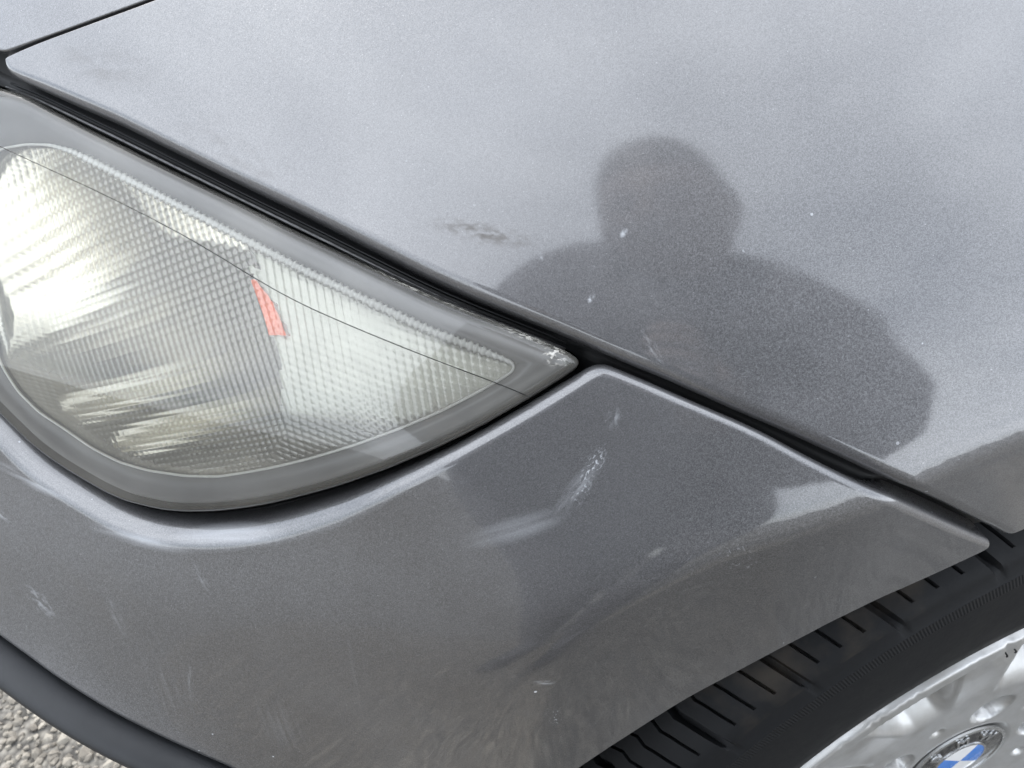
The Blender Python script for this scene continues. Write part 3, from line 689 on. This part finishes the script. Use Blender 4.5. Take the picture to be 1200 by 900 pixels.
    # bolts at the bottom of the five bolt wells
    for k in range(5):
        q = R(90 + 72 * k); a6 = np.radians(np.arange(0, 360, 60)); cx, cz = WHEEL[0] + .0655 * math.cos(q), WHEEL[2] + .0655 * math.sin(q)
        L = [np.stack([cx + r * np.cos(a6), np.full(6, WHEEL[1] + yy), cz + r * np.sin(a6)], -1) for r, yy in ((.0085, .038), (.0085, .0165), (.0075, .0150), (.0035, .0150), (.0030, .0185))]
        mesh_obj('wheel_bolt', np.vstack(L), [tuple(f) for f in grid_quads(5, 6, True)[:, ::-1]] + [tuple(range(24, 30))], M['dark_steel'], rim, sharp=25)
    # vent hairs left on the rubber, lying over the lip
    for a0, a1 in ((113.2, 112.2), (112.2, 110.9)):
        P = [(WHEEL[0] + r * math.cos(R(a)), WHEEL[1] + yy, WHEEL[2] + r * math.sin(R(a))) for r, a, yy in ((.2335, a0, -.034), (.228, .5 * (a0 + a1), -.0375), (.221, a1, -.0385), (.216, a1 - .3, -.037))]
        tube('vent_hair', P, .0005, M['rubber'], rim, sides=5, up=(0, 1, 0))
    # centre badge: ring, four quadrants, three letters
    def disc(name, r0, r1, a0, a1, y, mat, n=48, bev=.0006):
        a = np.linspace(R(a0), R(a1), n); L = []
        dome = lambda r: -.0018 * (1 - (r / .0375) ** 2)
        rs = [r0 + (r1 - r0) * q for q in (0, .33, .66, 1)]
        pr = [(rs[0], y + bev + .001)] + [(r, y + dome(r)) for r in rs] + [(rs[-1], y + bev + .001)]
        V = np.array([[(WHEEL[0] + r * math.cos(q), WHEEL[1] + yy, WHEEL[2] + r * math.sin(q)) for q in a] for r, yy in pr])
        return fast_mesh(name, V.reshape(-1, 3), grid_quads(len(pr), n)[:, ::-1], mat, rim, sharp=40)
    tilt = 62.
    disc('badge_rim', .0352, .0378, 0, 360, -.0050, M['badge_silver'], 96)
    disc('badge_field', .0208, .0354, 0, 360, -.0044, M['black_enamel'], 96)
    disc('badge_rim', .0196, .0210, 0, 360, -.0050, M['badge_silver'], 96)
    for k in range(4):
        disc('badge_quadrant', 0.0, .0198, tilt + 90 * k, tilt + 90 * k + 90, -.0046, M['blue_enamel' if k % 2 else 'white_enamel'], 24)
    for ch, ang in (('B', 44), ('M', 0), ('W', -44)):
        cu = bpy.data.curves.new('badge_letter', 'FONT'); cu.body = ch; cu.size = .0135; cu.extrude = .0006; cu.align_x = 'CENTER'; cu.align_y = 'CENTER'; cu.offset = .0002
        o = bpy.data.objects.new('badge_letter_curve', cu); COL.objects.link(o)
        bpy.context.view_layer.update()
        me = bpy.data.meshes.new_from_object(o.evaluated_get(bpy.context.evaluated_depsgraph_get()))
        bpy.data.objects.remove(o); me.materials.clear(); me.materials.append(M['badge_silver']); me.name = 'badge_letter'
        lo = bpy.data.objects.new('badge_letter', me); COL.objects.link(lo)
        q = R(tilt + 45 + ang)     # letters run round the upper half of the ring
        lo.matrix_world = Matrix.Translation((WHEEL[0] + .0283 * math.cos(q), WHEEL[1] - .0058, WHEEL[2] + .0283 * math.sin(q))) @ Matrix.Rotation(-(q - R(90)), 4, 'Y') @ Matrix.Rotation(R(90), 4, 'X')
        mw = lo.matrix_world.copy(); lo.parent = rim; lo.matrix_parent_inverse = rim.matrix_world.inverted(); lo.matrix_world = mw
    return rim
wheel()
# inner arch liner
def liner():
    a = np.radians(np.arange(-5, 196, 5)); V = []
    for r, y in ((.374, -.025), (.385, .005), (.388, .10), (.386, .26), (.22, .262)):
        V.append(np.stack([WHEEL[0] + r * np.cos(a), np.full(len(a), WHEEL[1] + y), WHEEL[2] + r * np.sin(a)], -1))
    V = np.array(V)
    m = (V[0, :, 0] < -.15)
    fast_mesh('arch_liner', V[1:].reshape(-1, 3), grid_quads(len(V) - 1, len(a)), M['dark_liner'], car)
liner()

# ------------------------------------------------------------------ the person taking the picture, mirrored in the paint
def skin_mesh(name, verts, edges, radii, mat, parent=None, root=0, sub=2):
    me = bpy.data.meshes.new(name); me.from_pydata(verts, edges, []); o = bpy.data.objects.new(name, me); COL.objects.link(o)
    md = o.modifiers.new('skin', 'SKIN'); md.use_smooth_shade = True
    for i, r in enumerate(radii):
        sv = me.skin_vertices[0].data[i]; sv.radius = r if isinstance(r, tuple) else (r, r); sv.use_root = (i == root)
    sb = o.modifiers.new('sub', 'SUBSURF'); sb.levels = sub; sb.render_levels = sub
    me.materials.append(mat)
    if parent is not None:
        o.parent = parent; bpy.context.view_layer.update(); o.matrix_parent_inverse = parent.matrix_world.inverted()
    return o
def person():
    jacket = plain('jacket_cloth', (.075, .076, .086), .85, var=.2)
    trousers = plain('trouser_cloth', (.045, .047, .055), .85, var=.2)
    skin = plain('skin', (.15, .105, .085), .55, var=.08)
    shoe = plain('shoe_leather', (.012, .012, .014), .4)
    hairm = plain('hair', (.05, .042, .038), .6)
    PX, PY = -.46, -.62
    root = empty('person', (PX, PY, GROUND_Z))
    tag(root, 'person in dark jacket and trousers leaning forward, holding up a phone', 'person')
    hx, hy, hz = HEAD
    px, py, pz = cam.location
    g = GROUND_Z
    V, E, Rd = [], [], []
    def add(p, r, prev=None):
        V.append(p); Rd.append(r)
        if prev is not None: E.append((prev, len(V) - 1))
        return len(V) - 1
    pel = add((PX, PY - .12, g + .84), (.14, .12))
    wa = add((PX + .02, PY + .0, g + .97), (.135, .12), pel)
    ch = add((PX + .05, PY + .12, g + 1.06), (.16, .13), wa)
    nk0 = add((hx - .0, hy - .13, hz - .12), (.15, .11), ch)
    nk = add((hx, hy - .07, hz - .07), .085, nk0)
    add((hx, hy - .035, hz - .05), .062, nk)
    for sx in (-1, 1):
        sh = add((hx + (.145 if sx > 0 else -.20), hy - .11, hz - (.155 if sx > 0 else .005)), (.085 if sx > 0 else .10), nk0)
        el = add(ELBOW[sx], .062, sh)
        fo = add((px + sx * .075, py - .075, pz - .075), .040, el)
        hp = add((PX + sx * .10, PY - .09, g + .80), .10, pel)
        kn = add((PX + sx * .09, PY + .02 + sx * .03, g + .46), .080, hp)
        an = add((PX + sx * .09, PY - .03 + sx * .03, g + .10), .058, kn)
        add((PX + sx * .10, PY + .06 + sx * .03, g + .05), .045, an)
        add((PX + sx * .105, PY + .14 + sx * .03, g + .045), .036, len(V) - 1)
    body_o = skin_mesh('body', V, E, Rd, jacket, root)
    tx = bpy.data.textures.new('cloth_folds', 'CLOUDS'); tx.noise_scale = .07
    dm = body_o.modifiers.new('folds', 'DISPLACE'); dm.texture = tx; dm.texture_coords = 'LOCAL'; dm.strength = .045; dm.mid_level = .5
    # head: an egg with brow, nose, mouth and ears pushed out of it
    nu, nv = 40, 56; u = np.linspace(0, math.pi, nu); v = np.linspace(0, 2 * math.pi, nv, endpoint=False)
    U, W = np.meshgrid(u, v, indexing='ij')
    x = .083 * np.sin(U) ** .72 * np.cos(W); y = .100 * np.sin(U) * np.sin(W); z = .120 * np.cos(U)
    jaw = np.clip(-z / .122, 0, 1); x *= 1 - .28 * jaw; y *= 1 - .12 * jaw
    def b(cx, cz, sx, sz, a): return a * np.exp(-((x - cx) / sx) ** 2 - ((z - cz) / sz) ** 2) * (y > 0)
    y = y + b(0, -.018, .013, .028, .024) + b(0, -.062, .026, .007, .006) + b(0, -.098, .022, .016, .008) - b(-.030, .006, .016, .010, .010) - b(.030, .006, .016, .010, .010) + b(0, .024, .05, .010, .005)
    ear = np.exp(-((y + .005) / .016) ** 2 - ((z - 0) / .028) ** 2); x = x + np.sign(x) * .014 * ear * (np.abs(x) > .055)
    tl = R(38); P = np.stack([x, y * math.cos(tl) + z * math.sin(tl), -y * math.sin(tl) + z * math.cos(tl)], -1) + np.array([hx, hy, hz])
    fast_mesh('head', P.reshape(-1, 3), grid_quads(nu, nv, True), skin, root)
    hz_ = z > .02 - .9 * np.clip(-y, 0, .1); sc = 1.07
    Ph = np.stack([x * sc, (y * math.cos(tl) + z * math.sin(tl)) * sc, (-y * math.sin(tl) + z * math.cos(tl)) * sc], -1) + np.array([hx, hy - .004, hz + .004])
    Q = grid_quads(nu, nv, True); ok = (hz_ & ~((y > .03) & (z < .055))).ravel(); Q = Q[ok[Q].all(1)]
    used = np.unique(Q); mp = np.full(nu * nv, -1); mp[used] = np.arange(len(used))
    fast_mesh('hair', Ph.reshape(-1, 3)[used], mp[Q], hairm, root)
    # shoes and hands
    for sx in (-1, 1):
        X = PX + sx * .10; PYS = PY + sx * .03
        skin_mesh('shoe', [(X, PYS - .07, g + .045), (X, PYS + .0, g + .05), (X + sx * .006, PYS + .10, g + .042), (X + sx * .01, PYS + .19, g + .032)], [(0, 1), (1, 2), (2, 3)], [(.042, .045), (.045, .050), (.050, .040), (.040, .028)], shoe, root, root=1)
        hv, he, hr = [], [], []
        w = Vector((px + sx * .072, py - .07, pz - .07)); m_ = Vector((px + sx * .066, py - .045, pz - .02))
        hv += [tuple(w), tuple((w + m_) / 2), tuple(m_)]; he += [(0, 1), (1, 2)]; hr += [.026, (.034, .020), (.036, .018)]
        for i, (dz, ln) in enumerate(((.022, .9), (.007, 1.0), (-.009, .95), (-.024, .75))):
            b0 = m_ + Vector((0, .006, dz)); k0 = b0 + Vector((-sx * .006 + sx * .010, .030 * ln, .004)); k1 = k0 + Vector((-sx * .022 * ln, .010, .002)); k2 = k1 + Vector((-sx * .018 * ln, -.004, 0))
            n0 = len(hv); hv += [tuple(b0), tuple(k0), tuple(k1), tuple(k2)]; he += [(2, n0), (n0, n0 + 1), (n0 + 1, n0 + 2), (n0 + 2, n0 + 3)]; hr += [.010, .009, .0085, .0075]
        n0 = len(hv); t0 = (w + m_) / 2 + Vector((-sx * .02, -.012, .006)); t1 = t0 + Vector((-sx * .022, -.006, .022)); t2 = t1 + Vector((-sx * .012, .004, .024))
        hv += [tuple(t0), tuple(t1), tuple(t2)]; he += [(1, n0), (n0, n0 + 1), (n0 + 1, n0 + 2)]; hr += [.013, .011, .009]
        skin_mesh('hand', hv, he, hr, skin, root, root=1)
    # the phone: slab behind the lens, camera bump towards the car
    ph = empty('smartphone', (px, py - .02, pz)); tag(ph, 'black smartphone held out level in both hands of the person', 'phone')
    mt = Matrix.Translation(Vector(cam.location)) @ cam.rotation_euler.to_matrix().to_4x4()
    dark = plain('phone_glass', (.012, .012, .014), .15)
    def slab(name, cx, cy, w, h, z0, z1, r):
        n = 8; pts = []
        for qx, qy, a0 in ((1, 1, 0), (-1, 1, 90), (-1, -1, 180), (1, -1, 270)):
            for k in range(n + 1):
                a = R(a0 + 90 * k / n); pts.append((cx + qx * (w - r) + r * math.cos(a), cy + qy * (h - r) + r * math.sin(a)))
        m = len(pts); VV = [mt @ Vector((x_, y_, z0)) for x_, y_ in pts] + [mt @ Vector((x_, y_, z1)) for x_, y_ in pts]
        fs = [tuple(range(m)), tuple(range(2 * m - 1, m - 1, -1))] + [(i, m + i, m + (i + 1) % m, (i + 1) % m) for i in range(m)]
        return mesh_obj(name, VV, fs, dark, ph, smooth=False)
    slab('phone_body', .052, -.022, .073, .036, .0125, .0205, .010)
    slab('camera_bump', .0, .0, .016, .010, .0090, .0124, .006)
HEAD = (-.332, -.285, 1.172)
ELBOW = {-1: (-.60, -.38, .96), 1: (-.135, -.43, .875)}
person()
